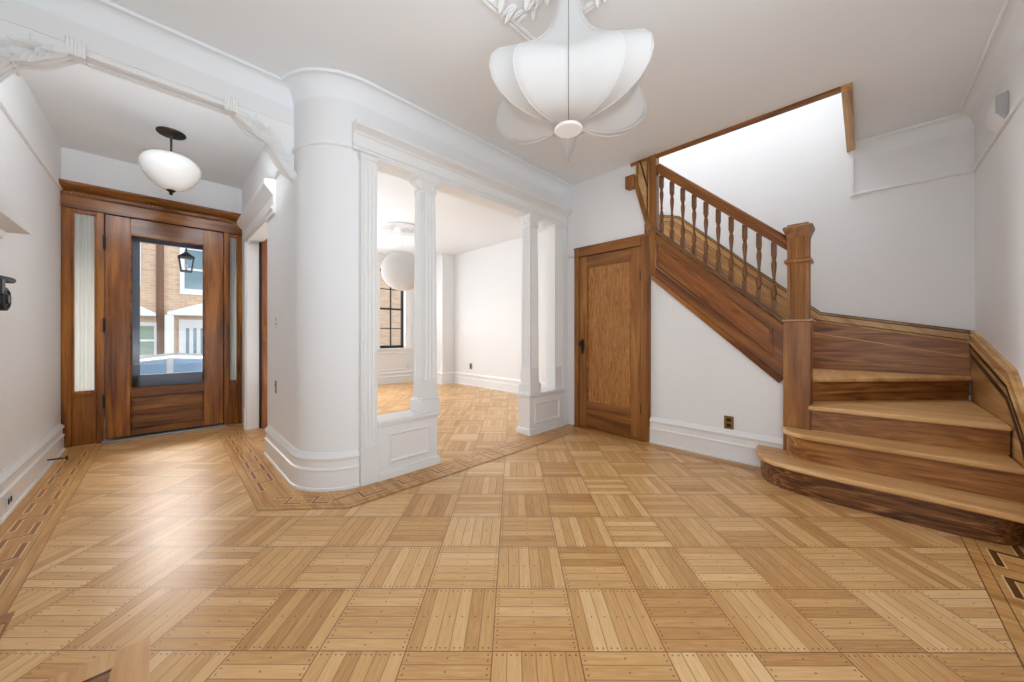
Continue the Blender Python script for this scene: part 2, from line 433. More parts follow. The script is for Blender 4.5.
m = MB(); m.sweep(z3([(XH,3.9)]+arc(1.05,2.98,.36,180,270)+[], 2.47), (0,0,1), [(-a,b) for a,b in rail])
struct(m.build('trim_4', TR), 'thin white picture rail on the curved wall', 'picture rail')
m = MB(); m.sweep(z3([(XL,YD),(XL,YB+.28)], 2.50), (0,0,1), rail)
struct(m.build('trim_5', TR), 'thin white picture rail on the left hall wall', 'picture rail')

# ------------------------------------------------------------------ arch beam across the hall and plaster brackets
AT = .125
m = MB(); m.box(XL, XH, YB, YB+AT, 2.645, ZC)
struct(m.build('trim_6', W, flat=True), 'white beam crossing the ceiling at the mouth of the hall', 'beam')
m = MB(); m.box(XL, XH, YB-.008, YB, 2.668, 2.676)
for yy in (YB+.008, YB+AT-.008):
    m.tube([(-.31,yy,2.645),(.31,yy,2.645)], .012, 8)
for yy in (YB+.035, YB+AT-.035): m.tube([(-.31,yy,2.643),(.31,yy,2.643)], .006, 6)
struct(m.build('trim_7', TR), 'white beaded moulding along the underside of the hall beam', 'moulding')

def bracket(sx, label):
    wall = XH if sx > 0 else XL
    X = lambda d: wall - sx*d          # d = distance from the wall
    t = thing('plaster_bracket', label, 'bracket', (wall, YB, 2.25), 'acanthus brackets of the hall arch')
    crv = [(.36,2.640),(.31,2.60),(.265,2.562),(.22,2.535),(.175,2.515),(.135,2.465),(.095,2.40),(.05,2.335),(.0,2.29)]
    m = MB(); m.prism([(X(0),2.667),(X(.36),2.667)]+[(X(d),z) for d,z in crv], 'y', YB-.006, YB+AT-.004)
    m.build('spandrel', PL, t)
    m = MB()                            # block where the bracket meets the moulding
    m.box(min(X(.345),X(.40)), max(X(.345),X(.40)), YB-.028, YB+.05, 2.605, 2.690)
    for dd in (.345,.372,.40): m.tube([(X(dd),YB-.030,2.60),(X(dd),YB-.030,2.695)], .009, 8)
    m.build('block', PL, t, bevel=.004)
    m = MB(); rng = random.Random(3)
    # long acanthus blades sweeping along the curve
    for a0_, a1_, w0_ in ((0,4,.017),(1,5,.014),(4,8,.017),(3,7,.013)):
        for yy in (YB-.016, YB+.03, YB+.08):
            P = []
            for i in range(a0_, a1_+1):
                q = (i-a0_)/(a1_-a0_); d, z = crv[i]
                P.append((X(d), yy+rng.uniform(-.006,.006)-.012*math.sin(q*3.1), z-.006-.014*math.sin(q*3.1)))
            m.tube(P, [w0_*(.35+math.sin(math.pi*min(1,.15+.8*k/(len(P)-1)))) for k in range(len(P))], 8)
    for i in range(8):
        (d0,z0),(d1,z1) = crv[i],crv[i+1]
        for q in (.0,.5):
            d, z = d0+(d1-d0)*q, z0+(z1-z0)*q
            m.leaf((X(d),YB-.022,z+.006),(sx*(d0-d1)+rng.uniform(-.02,.02),-.02,(z1-z0)+rng.uniform(-.02,.03)),(0,-1,-.5),.095,.021,.45)
            m.leaf((X(d),YB-.026,z-.002),(sx*(d0-d1)*1.2,-.01,(z1-z0)*1.2-.02),(0,-.8,-1),.10,.018,.4)
    for j in range(7):                  # low relief on the face
        d = .04+.035*j; z = 2.42+.028*j
        m.leaf((X(d),YB-.007,z),(-sx*.5*(1 if j%2 else -.7),-.02,.8),(0,-1,.1),.06,.013,.3)
    m.ball((X(.03),YB-.012,2.315), .028)
    m.tube([(X(.185),YB-.04,2.548),(X(.165),YB-.045,2.475)], .011); m.tube([(X(.165),YB-.045,2.475),(X(.165),YB+AT,2.475)], .010)
    m.build('acanthus_leaves', PL, t)
    return t
bracket(1, 'white plaster acanthus bracket where the hall beam meets the curved wall')
bracket(-1, 'white plaster acanthus bracket at the upper left edge, on the left wall')

# ------------------------------------------------------------------ colonnade
def fluted(x0, x1, y0, y1, nf=4, gd=.009, sides=(1,1,1,1)):
    """ring of a rectangular shaft with shallow flutes, counter-clockwise"""
    pts = []
    cor = [(x0,y0),(x1,y0),(x1,y1),(x0,y1)]; nrm = [(0,1),(-1,0),(0,-1),(1,0)]
    for e in range(4):
        a, b = cor[e], cor[(e+1)%4]; L = math.dist(a,b); t = ((b[0]-a[0])/L,(b[1]-a[1])/L)
        pts.append(a); mg = .13*L; pitch = (L-2*mg)/nf
        for k in range(nf):
            s0 = mg+k*pitch
            for q, dd in ((.10,0),(.26,.85),(.5,1.15),(.74,.85),(.90,0)):
                dd = dd*gd*sides[e]
                s_ = s0+q*pitch
                pts.append((a[0]+t[0]*s_+nrm[e][0]*dd, a[1]+t[1]*s_+nrm[e][1]*dd))
    return pts
def scale_ring(r, cx, cy, k, z): return [(cx+(x-cx)*k, cy+(y-cy)*k, z) for x, y in r]

def column(cx, cy, z0, label):
    t = thing('fluted_column', label, 'column', (cx,cy,z0), 'square fluted columns')
    h = .071
    m = MB(); m.box(cx-.092,cx+.092,cy-.092,cy+.092,z0,z0+.10); m.box(cx-.086,cx+.086,cy-.086,cy+.086,z0+.10,z0+.115)
    m.build('plinth', TR, t, bevel=.004)
    m = MB(); r = fluted(cx-h,cx+h,cy-h,cy+h,3)
    sq = fluted(cx-h,cx+h,cy-h,cy+h,3,0)
    m.loft([scale_ring(sq,cx,cy,1.03,z0+.115), scale_ring(sq,cx,cy,1.0,z0+.27), scale_ring(r,cx,cy,.99,z0+.29), scale_ring(r,cx,cy,.95,z0+1.1), scale_ring(r,cx,cy,.86,2.32)])
    m.build('shaft', TR, t, flat=True)
    m = MB(); k = h*.86
    def sqr(e, z): return [(cx-e,cy-e,z),(cx+e,cy-e,z),(cx+e,cy+e,z),(cx-e,cy+e,z)]
    m.loft([sqr(k+.004,2.30),sqr(k+.012,2.312),sqr(k+.006,2.325),sqr(k+.006,2.36),sqr(k+.02,2.385),sqr(k+.032,2.40),sqr(k+.032,2.43),sqr(k+.02,2.45)])
    for e in (-1,1):
        m.leaf((cx+e*k*.6,cy-k,2.33),(0,-.4,1),(0,-1,0),.06,.02); m.leaf((cx-k,cy+e*k*.6,2.33),(-.4,0,1),(-1,0,0),.06,.02)
    m.build('capital', TR, t, ang=25)
    return t
def pedestal(x0, x1, y0, y1, zt, label, side):
    t = thing('column_pedestal', label, 'pedestal', ((x0+x1)/2,(y0+y1)/2,0), 'panelled white column pedestals')
    m = MB(); m.box(x0,x1,y0,y1,0,zt-.04); m.build('body', TR, t, bevel=.003)
    m = MB()
    ex0 = x0-(.02 if side < 0 else 0); ex1 = x1+(.02 if side > 0 else 0)
    m.box(ex0-.0,ex1+.0,y0-.022,y1+.022,zt-.032,zt); m.box(ex0+.008*(side<0),ex1-.008*(side>0),y0-.012,y1+.012,zt-.05,zt-.032)
    m.build('cap', TR, t, bevel=.006)
    m = MB(); m.box(ex0,ex1,y0-.022,y1+.022,0,.05); m.box(ex0+.006*(side<0),ex1-.006*(side>0),y0-.012,y1+.012,.05,.068)
    m.build('base_moulding', TR, t, bevel=.005)
    fr = [(0,0),(0,.012),(.008,.016),(.016,.010),(.022,0)]
    m = MB(); px0,px1,pz0,pz1 = x0+.085,x1-.085,.12,zt-.11
    m.sweep([(px0,y0,pz0),(px1,y0,pz0),(px1,y0,pz1),(px0,y0,pz1)], (0,-1,0), fr, closed=True)
    m.build('panel_moulding', TR, t)
    return t
PY0, PY1 = 2.575, 2.745
pedestal(1.135,1.66,PY0,PY1,.455,'white panelled pedestal under the left column, joined to the pilaster', 1)
pedestal(2.83,3.44,PY0,PY1,.455,'white panelled pedestal under the right column, beside the closet door', -1)
column(1.592,2.66,.455,'white fluted column standing on the left pedestal, before the globe lamp')
column(2.925,2.66,.455,'white fluted column standing on the right pedestal, near the closet door')
def pilaster(x0, x1, y0, label, z0=0):
    t = thing('fluted_pilaster', label, 'pilaster', ((x0+x1)/2,y0,z0))
    y1 = YC-.001 if z0 == 0 else YC+.11
    m = MB(); r = fluted(x0,x1,y0,y1,3,.010,(1,0,0,0)); m.loft([[(x,y,z) for x,y in r] for z in (z0+.27,2.39)]); m.build('shaft', TR, t, flat=True)
    m = MB(); m.box(x0-.004,x1+.004,y0-.006,y1,z0,z0+.27); m.build('plinth', TR, t, bevel=.003)
    m = MB(); m.box(x0-.006,x1+.006,y0-.008,y1,2.39,2.405); m.box(x0-.012,x1+.004,y0-.018,y1,2.42,2.425); m.box(x0-.008,x1+.008,y0-.01,y1,2.405,2.42)
    m.build('capital', TR, t, bevel=.004)
pilaster(1.015,1.134,2.572,'white fluted pilaster at the end of the curved wall')
pilaster(3.31,3.438,2.60,'white fluted pilaster on the right pedestal against the closet wall', .455)
# entablature
ent = [(0,2.445),(.035,2.445),(.035,2.462),(.045,2.468),(.045,2.48),(.030,2.488),(.030,2.552),(.044,2.560),(.052,2.572),(.088,2.590),(.105,2.594),(.105,2.618),(.085,2.632),(.02,2.638),(0,2.638)]
m = MB(); m.sweep(z3([(.965,YC),(XS-.02,YC)],0), (0,0,1), [(-a,b) for a,b in ent]); m.box(.97,1.14,YC-.034,YC+.12,2.465,2.60)
m.box(1.13,XS-.0,YC-.03,YC+.145,2.425,2.45)
struct(m.build('trim_8', TR, ang=25), 'white moulded entablature over the columns', 'entablature')
# wall end right of the pedestal
m = MB(); m.box(3.44,XS-.01,PY0,YC+.1,0,.27); m.box(3.44,XS-.01,PY0+.01,YC+.1,.27,2.43)
struct(m.build('trim_9', TR, bevel=.004), 'white casing strip between pilaster and closet door', 'casing')

# ------------------------------------------------------------------ parlour doorway in the hall (door_3)
d = sroot('door_3', (XH,4.5,0), 'white cased parlour doorway in the hall wall with a brown sliding door edge', 'door')
m = MB(); m.box(XH-.03,XH+.105,5.05,5.16,0,2.18); m.box(XH-.015,XH+.105,5.03,5.05,0,2.17); m.box(XH-.036,XH+.02,5.045,5.165,0,.25); m.build('casing', TR, d, bevel=.004)
m = MB(); m.box(XH,XH+.12,3.95,3.965,0,2.18); m.build('casing', TR, d, bevel=.004)
m = MB()
hp = [(0,2.16),(.02,2.16),(.02,2.19),(.035,2.20),(.035,2.22),(.02,2.232),(.02,2.32),(.035,2.335),(.05,2.355),(.075,2.385),(.085,2.40),(.085,2.435),(.07,2.45),(0,2.46)]
m.sweep(z3([(XH,5.18),(XH,3.62)],0), (0,0,1), [(-a,b) for a,b in hp]); m.build('entablature', TR, d, ang=25)
m = MB(); m.box(XH+.125,XH+.18,4.98,5.30,0.0,2.27); m.build('sliding_door', wood('sliding_door_wood',(112,62,32),(146,88,50),(168,108,68),'z',.35), d)
m = MB(); m.box(XH+.14,XH+.165,4.974,4.98,1.02,1.20); m.build('lock_plate', BRASS, d)
m = MB(); m.box(XH+.106,XH+.124,5.04,5.3,0,2.27); m.build('jamb_gap_shade', DARKP, d)  # solid dark strip painted in for the shade of the pocket gap
m = MB(); m.box(XH+.2,XH+.34,5.0,5.18,0,2.4); m.build('jamb', TR, d)

# ------------------------------------------------------------------ entry door (door_1)
d = sroot('door_1', (0,YD,0), 'dark wood entry door with big glass pane, sidelights and dentil cornice', 'door')
y0 = YD-.02
def fbox(m, x0,x1,z0,z1,dy0=0,dy1=.09): m.box(x0,x1,y0+dy0,y0+dy1,z0,z1)
m = MB(); fbox(m,XL,-.645,0,2.36); fbox(m,-.487,-.434,0,2.36,-.01); fbox(m,.513,.56,0,2.36,-.01); fbox(m,.655,XH,0,2.36)
m.build('frame_posts', ENTRY, d, bevel=.004)
m = MB(); fbox(m,XL,XH,2.345,2.47,-.02); m.build('header', ENTRYX, d, bevel=.004)
m = MB(); prof = [(0,2.46),(.02,2.46),(.03,2.475),(.03,2.50),(.06,2.52),(.085,2.55),(.095,2.565),(.095,2.585),(0,2.59)]
m.sweep(z3([(XL,y0),(XH,y0)],0),(0,0,1),[(-a,b) for a,b in prof])
k = XL+.01
while k < XH-.02:
    m.box(k,k+.018,y0-.048,y0-.02,2.478,2.503); k += .032
m.build('dentil_cornice', ENTRYX, d, ang=25)
for x0,x1 in ((-.645,-.487),(.56,.655)):
    m = MB(); fbox(m,x0,x1,0,.50,.02,.07); fbox(m,x0,x1,.50,.54,.0,.08); fbox(m,x0,x1,2.31,2.345,.0,.08)
    fbox(m,x0,x0+.014,.5,2.345,.01,.07); fbox(m,x1-.014,x1,.5,2.345,.01,.07); m.build('sidelight_panel', ENTRY, d, bevel=.004)
    m = MB(); nseg = 14
    rings = []
    for zz in (.54,2.31):
        rings.append([(x0+.014+(x1-x0-.028)*i/nseg, y0+.055+.006*math.sin(i*1.9), zz) for i in range(nseg+1)])
    m.loft(rings, False, False); m.build('sidelight_glass', FROST, d)
# leaf
LX0,LX1,GX0,GX1,GZ0,GZ1 = -.43,.51,-.255,.335,.525,2.165
m = MB()
fbox(m,LX0,GX0,.03,2.34,.01,.06); fbox(m,GX1,LX1,.03,2.34,.01,.06)
leaf = m.build('leaf', ENTRY, d, bevel=.003)
m = MB(); fbox(m,GX0,GX1,GZ1,2.34,.01,.06); fbox(m,GX0,GX1,.44,GZ0,.01,.06); fbox(m,GX0,GX1,.03,.10,.01,.06)
fbox(m,GX0,GX1,.1,.44,.022,.05)
m.build('leaf_rail', ENTRYX, leaf, bevel=.003)
m = MB()
for za in (.105,.285): m.sweep([(GX0+.004,y0+.022,za),(GX1-.004,y0+.022,za),(GX1-.004,y0+.022,za+.15),(GX0+.004,y0+.022,za+.15)], (0,-1,0), [(0,-.002),(0,.010),(.006,.012),(.012,.006),(.012,-.002)], closed=True)
m.build('panel_moulding', ENTRYX, leaf)
m = MB(); m.sweep([(GX0,y0+.01,GZ0),(GX1,y0+.01,GZ0),(GX1,y0+.01,GZ1),(GX0,y0+.01,GZ1)], (0,-1,0), [(-.004,0),(-.004,.010),(.008,.012),(.014,.004),(.014,-.01)], closed=True)
m.build('glazing_bead', ENTRYX, leaf)
m = MB(); m.box(GX0,GX1,y0+.03,y0+.034,GZ0,GZ1); m.build('glass_pane', GLASS, leaf)
for zz in (.42,1.2,2.05):
    m = MB(); m.box(-.445,-.425,y0-.012,y0+.012,zz-.06,zz+.06); m.lathe((-.435,y0-.014,zz-.06),[(.009,0),(.009,.12)],8); m.ball((-.435,y0-.014,zz+.066),.010); m.ball((-.435,y0-.014,zz-.066),.010)
    m.build('hinge', IRON, d)
m = MB(); m.box(LX0-.02,LX1+.02,y0-.06,y0+.06,0,.022); m.build('threshold', STEEL, d, bevel=.004)
m = MB(); m.box(.548,.562,y0-.018,y0-.01,1.12,1.20); m.box(.552,.575,y0-.03,y0-.018,1.15,1.162); m.build('latch', IRON, d)
# outer storm frame seen through the glass
m = MB()
m.box(-.42,-.19,y0+.16,y0+.2,.0,2.4); m.box(.45,.6,y0+.16,y0+.2,0,2.4); m.box(-.42,.6,y0+.16,y0+.2,0,.66); m.box(-.42,.6,y0+.16,y0+.2,2.13,2.4)
m.build('storm_frame', SLATE, d, bevel=.01)

# ------------------------------------------------------------------ closet door (door_2)
d = sroot('door_2', (XS,2.04,0), 'oak closet door with one tall panel, under the stairs', 'door')
CY0,CY1 = 1.64,2.415
m = MB(); m.box(XS-.03,XS+.02,CY1,2.475,0,2.14); m.box(XS-.03,XS+.02,1.545,CY0,0,2.14); m.build('casing_post', OAK, d, bevel=.004)
m = MB(); m.box(XS-.032,XS+.02,CY0,CY1,2.035,2.14); m.box(XS-.036,XS+.02,1.545,2.478,2.125,2.145); m.build('casing_head', OAKY, d, bevel=.004)
m = MB(); m.box(XS-.012,XS+.03,CY1-.105,CY1-.003,.012,2.03); m.box(XS-.012,XS+.03,CY0+.003,CY0+.115,.012,2.03); lf = m.build('leaf', OAK, d, bevel=.003)
m = MB(); m.box(XS-.012,XS+.03,CY0+.115,CY1-.105,1.91,2.03); m.box(XS-.012,XS+.03,CY0+.115,CY1-.105,.012,.30); m.build('leaf_rail', OAKY, lf, bevel=.003)
m = MB(); m.box(XS+.002,XS+.03,CY0+.11,CY1-.10,.29,1.92); m.build('panel', PANEL, lf)
m = MB(); m.sweep([(XS-.006,CY0+.115,.30),(XS-.006,CY1-.105,.30),(XS-.006,CY1-.105,1.91),(XS-.006,CY0+.115,1.91)], (-1,0,0), [(0,0),(0,.006),(-.012,.004),(-.016,-.008),(0,-.008)], closed=True)
m.build('panel_moulding', OAKY, lf)
m = MB(); m.box(XS-.06,XS+.0,CY0-.05,CY1+.06,0,.012); m.build('threshold', OAKY, d, bevel=.003)
m = MB(); ky, kz = 2.365, 1.0
m.prism([(ky+.022*math.cos(R(a))*(1 if abs(math.sin(R(a)))<.9 else .8), kz-.035+.095*math.sin(R(a))) for a in range(0,360,20)], 'x', XS-.018, XS-.012)
m.build('escutcheon', BRONZE, d)
m = MB(); m.lathe((XS-.018,ky,kz),[(.010,0),(.010,-.022),(.024,-.032),(.030,-.044),(.026,-.058),(.012,-.064),(0,-.065)],16,ax='x'); m.build('knob', BRONZE, d)
for zz in (1.72,.32):
    m = MB(); m.box(XS-.018,XS-.01,CY0-.01,CY0+.012,zz-.05,zz+.05); m.lathe((XS-.020,CY0,zz-.05),[(.007,0),(.007,.10)],8); m.build('hinge', BRONZE, d)

# ------------------------------------------------------------------ staircase
st = thing('staircase', 'oak staircase with bullnose bottom step, square newel and turned balusters', 'staircase', (3.6,.35,0))
TZ = [0,.19,.38,.565,.757,.945]
def inset(poly, dx): return [(x+dx, y) for x, y in poly]
t1 = [(3.515,.632),(3.42,.622),(3.34,.605),(3.24,.575),(3.165,.53),(3.115,.46),(3.085,.36),(3.068,.22),(3.06,.06),(3.058,-.2),(3.052,-.42),(3.04,-.615)]
r1 = [(3.515,.60),(3.42,.59),(3.34,.572),(3.25,.538),(3.185,.49),(3.14,.42),(3.113,.33),(3.098,.2),(3.09,.06),(3.088,-.2),(3.088,-.38),(3.10,-.47),(3.135,-.55),(3.19,-.60),(3.26,-.615)]
t2 = [(3.478,.458),(3.42,.452),(3.35,.43),(3.30,.385),(3.275,.31),(3.268,.2),(3.268,.02),(3.275,-.2),(3.278,-.4),(3.272,-.615)]
r2 = [(3.478,.428),(3.42,.422),(3.36,.40),(3.325,.36),(3.303,.29),(3.298,.2),(3.30,.02),(3.307,-.2),(3.31,-.4),(3.306,-.615)]
def stepshape(poly, z0, z1, back, name, mat, bev=0):
    m = MB(); m.prism(poly+back, 'z', z0, z1); return m.build(name, mat, st, bevel=bev)
TH = .036
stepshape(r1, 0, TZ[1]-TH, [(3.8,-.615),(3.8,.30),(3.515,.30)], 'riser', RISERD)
stepshape(t1, TZ[1]-TH, TZ[1], [(3.8,-.615),(3.8,.30),(3.55,.46),(3.515,.46)], 'tread', TREAD, .012)
stepshape(r2, TZ[1], TZ[2]-TH, [(3.9,-.615),(3.9,.29),(3.478,.29)], 'riser', RISER)
stepshape(t2, TZ[2]-TH, TZ[2], [(3.9,-.615),(3.9,.29),(3.478,.29)], 'tread', TREAD, .012)
stepshape([(3.50,.298),(3.585,-.615)], TZ[2], TZ[3]-TH, [(4.6,-.615),(3.9,.298)], 'riser', RISER)
stepshape([(3.455,.298),(3.535,-.615)], TZ[3]-TH, TZ[3], [(4.74,-.615),(3.78,.30)], 'tread', TREAD, .012)
stepshape([(3.70,.32),(4.72,-.61)], TZ[3], TZ[4]-TH, [(4.74,-.6),(4.74,.3),(3.75,.36)], 'riser', RISERX)
stepshape([(3.655,.31),(4.685,-.625)], TZ[4]-TH, TZ[4], [(4.74,-.625),(4.74,.5),(3.64,.5)], 'tread', TREADX, .012)
zz = TZ[4]; yy = .43
for k in range(7):
    z1 = zz+.188
    m = MB(); m.box(3.62,4.735,yy+.03,yy+.05,zz,z1-TH); m.build('riser', RISER, st)
    m = MB(); m.box(3.61,4.735,yy,yy+.26,z1-TH,z1); m.build('tread', TREADX, st, bevel=.012)
    zz = z1; yy += .203
m = MB(); m.box(3.66,4.735,yy,2.54,zz-.04,zz+.15); m.build('landing', TREADX, st)
# outer stringer
zt = lambda y: 1.21+.915*(y-.463)
m = MB(); m.prism([(.44,zl(.44)),(1.545,zl(1.545)),(1.545,zt(1.545)-.02),(.44,zt(.44)-.02)], 'x', XS-.022, XS+.06); sg = m.build('stringer', OAKS, st, bevel=.003); sg['label'] = 'panelled oak stringer'
PA = [(.525,.905),(1.485,1.79),(1.485,2.06),(.525,1.155)]
m = MB(); m.prism([(y,z) for y,z in PA], 'x', XS-.0235, XS-.02); m.build('stringer_panel', SPAN, sg)
m = MB(); m.sweep([(XS-.022,y,z) for y,z in PA], (-1,0,0), [(0,-.002),(0,.014),(-.008,.018),(-.016,.012),(-.024,.002),(-.024,-.002)], closed=True); m.build('panel_moulding', OAKS, sg)
m = MB(); m.sweep([(XS+.02,.455,zl(.455)),(XS+.02,1.50,zl(1.50))], (-1,0,0), [(0,-.02),(0,.056),(.03,.056),(.045,.05),(.045,-.02)]); m.build('lower_moulding', OAKS, sg)
m = MB(); m.sweep([(XS+.02,.44,zt(.44)),(XS+.02,1.53,zt(1.53))], (-1,0,0), [(-.024,-.05),(-.024,.052),(-.012,.062),(0,.062),(.006,.05),(.006,-.05)]); m.build('shoe_rail', wood('shoe_rail_oak',(96,60,34),(120,80,48),(150,108,70),'y',.3,rot=(R(-42.5),0,0)), sg)
# newel
nw = MB(); nw.box(3.475,3.645,.285,.452,.19,1.205); nwo = nw.build('newel_post', OAK, st, bevel=.004); nwo['label'] = 'square oak newel post at the stair foot'
m = MB(); m.box(3.466,3.654,.276,.461,1.205,1.222); m.build('newel_ledge', wood('ledge_oak',(150,112,78),(172,134,98),(190,154,116),'y',.3), nwo, bevel=.004)
nx, ny = 3.56, .364
m = MB()
r = fluted(nx-.068,nx+.068,ny-.066,ny+.066,5,.006)
m.loft([[(x,y,z) for x,y in r] for z in (1.222,1.90)]); m.build('newel_shaft', OAK, nwo, flat=True)
m = MB()
def sq(e,z): return [(nx-e,ny-e,z),(nx+e,ny-e,z),(nx+e,ny+e,z),(nx-e,ny+e,z)]
m.loft([sq(.069,1.655),sq(.084,1.668),(sq(.084,1.685)),sq(.069,1.70)]); m.build('newel_collar', OAK, nwo)
m = MB(); m.loft([sq(.069,1.865),sq(.074,1.885),sq(.086,1.915),sq(.091,1.93),sq(.091,1.945),sq(.08,1.952)]); m.loft([sq(.066,1.955),sq(.066,1.968)])
m.build('newel_cap', OAKX, nwo, bevel=.002)
# balusters
zrb = lambda y: 1.775+.925*(y-.431)
b0 = .525; ya = b0
def baluster_mesh(y):
    za, zb = zt(y)-.005, zrb(y)+.005; L = zb-za; x = XS+.02; m = MB(); e = .0175
    m.box(x-e,x+e,y-e,y+e,za,za+.17*L+.02); m.box(x-e,x+e,y-e,y+e,zb-.20*L,zb)
    h0, h1 = za+.17*L+.02, zb-.20*L; H = h1-h0
    pr = [(.012,0),(.017,.015),(.017,.03),(.010,.045),(.014,.06),(.0195,.12),(.021,.18),(.018,.26),(.011,.36),(.008,.40),(.015,.415),(.015,.43),(.009,.445),(.008,.46),(.012,.475),(.010,.50),(.013,.60),(.018,.74),(.0195,.82),(.015,.90),(.010,.935),(.017,.95),(.017,.975),(.012,1)]
    m.lathe((x,y,h0), [(r_,q*H) for r_,q in pr], 12)
    return m
bo = baluster_mesh(b0).build('baluster', wood('baluster_oak', (78,48,24), (108,68,36), (138,92,52), 'z', .32), st)
for k in range(1,10):
    o = bo.copy(); C.objects.link(o); o.parent = st; o.location = (0, .1022*k, .1022*k*.92)
# handrail
hr = [(-.0,-.030),(.018,-.032),(.030,-.036),(.044,-.036),(.062,-.032),(.078,-.020),(.086,0),(.078,.020),(.062,.032),(.044,.036),(.030,.036),(.018,.032),(0,.030)]
m = MB(); m.sweep([(XS+.02,.43,zrb(.43)),(XS+.02,1.515,zrb(1.515))], (-1,0,0), [(-a-.0,b) for a,b in hr] if False else [(-a,b) for a,b in hr])
hro = m.build('handrail', OAKS, st, ang=30)
# skirts on the walls
sk = [(2.45,2.70),(2.06,2.64),(1.74,2.545),(.57,1.43),(.36,1.235),(-.60,1.035)]
SKP = [(0,0),(0,.030),(-.012,.034),(-.022,.026),(-.028,.030),(-.075,.030),(-.082,.022),(-.09,.026),(-.098,.020),(-.105,.020),(-.105,0)]
m = MB(); m.prism(sk[:4]+[(.57,1.0),(1.74,2.05),(2.45,2.2)], 'x', XB-.018, XB); sb = m.build('wall_skirt', SKIRT, st)
sb['label'] = 'golden oak skirt board along the flight'
m = MB(); m.prism([sk[3],sk[4],(-.62,1.031),(-.62,.60),(.57,.70)], 'x', XB-.018, XB); m.build('winder_skirt', RISER, sb)
m = MB(); m.sweep([(XB,y,z) for y,z in sk], (-1,0,0), [(-a if True else a,b) for a,b in SKP]); m.build('skirt_moulding', SKIRT, sb, ang=20)
def darklines(path, N, offs, par):
    m = MB()
    for o_, b_ in offs: m.sweep(path, N, [(o_,-.01),(o_,b_),(o_+.006,b_),(o_+.006,-.01)])
    return m.build('groove_shade', DARKLINE, par)  # thin dark strips laid on the moulding as the shade of its grooves
darklines([(XB,y,z) for y,z in sk], (-1,0,0), [(-.006,.0375) if False else (.020,.0325),(.077,.0315),(.100,.0275)], sb)
darklines([(XB-.018,y,z-.185) for y,z in sk[:4]], (-1,0,0), [(0,.002)], sb)
m = MB(); m.sweep([(XB-.018,y,z-.12) for y,z in sk[2:]], (-1,0,0), [(0,0),(0,.006),(.008,.006),(.008,0)]); m.build('skirt_bead', TREAD, sb)
sr = [(4.75,1.035),(3.66,.795),(3.33,.555),(3.12,.28),(3.03,.16)]
m = MB(); m.prism(sr+[(3.03,0),(4.75,0)], 'y', YR, YR+.022); sb = m.build('wall_skirt', SKIRTX, st); sb['label'] = 'golden oak skirt board on the right wall'
m = MB(); m.sweep([(x,YR,z) for x,z in sr], (0,1,0), [(-a,b) for a,b in SKP]); m.build('skirt_moulding', SKIRTX, sb, ang=20)
darklines([(x,YR,z) for x,z in sr], (0,1,0), [(-.026,.0325),(-.083,.0315),(-.106,.0275)], sb)
# upper string turning at the ceiling
m = MB(); m.box(XS-.03,XS+.06,1.485,1.552,1.70,ZC+.2); m.build('upper_post', OAK, st, bevel=.004)
UP = [(1.555,2.16),(1.70,2.70),(1.70,ZC),(1.552,ZC)]
m = MB(); m.prism(UP,'x',XS-.02,XS+.04); up = m.build('upper_panel', SKIRT, st, bevel=.003); up['label'] = 'tapered golden oak panel under the ceiling'
m = MB(); m.sweep([(XS-.02,1.555,2.16),(XS-.02,1.72,2.76)], (-1,0,0), [(-.03,-.01),(-.03,.02),(.0,.024),(.012,.018),(.012,-.01)]); m.build('lower_moulding', OAK, up)
m = MB(); m.sweep([(XS-.02,1.578,2.36),(XS-.02,1.672,2.68),(XS-.02,1.672,2.90),(XS-.02,1.578,2.90)], (-1,0,0), [(0,-.002),(0,.012),(.010,.014),(.018,.004),(.018,-.002)], closed=True); m.build('panel_moulding', OAK, up)
m = MB(); m.tube([(XS-.03,1.65,2.92),(XS-.03,1.57,2.62)],.008); m.build('bead', DARKLINE, up)
m = MB(); m.box(XS-.06,XS+.03,1.70,1.80,2.66,2.79); m.loft([[(XS-.06+a,1.70+a,2.66-b),(XS+.03-a,1.70+a,2.66-b),(XS+.03-a,1.80-a,2.66-b),(XS-.06+a,1.80-a,2.66-b)] for a,b in ((0,0),(.02,.012),(.03,.012))]); m.build('newel_drop', OAK, st, bevel=.003)
m = MB(); m.box(XS-.035,XS+.02,1.545,1.60,2.14,2.25); m.build('post_block', OAK, st, bevel=.003)

# ceiling opening trim
m = MB(); m.box(XS-.022,XS+.02,OY0+.036,1.76,ZC-.03,ZC+.02)
struct(m.build('trim_10', OAKY, bevel=.004), 'oak trim edging the stairwell opening in the ceiling', 'trim')
m = MB(); m.box(XS-.022,XB-.0,OY0-.025,OY0+.035,ZC-.045,ZC+.02)
struct(m.build('trim_17', SKIRTX, bevel=.004), 'lighter oak trim board at the right end of the stairwell opening', 'trim')

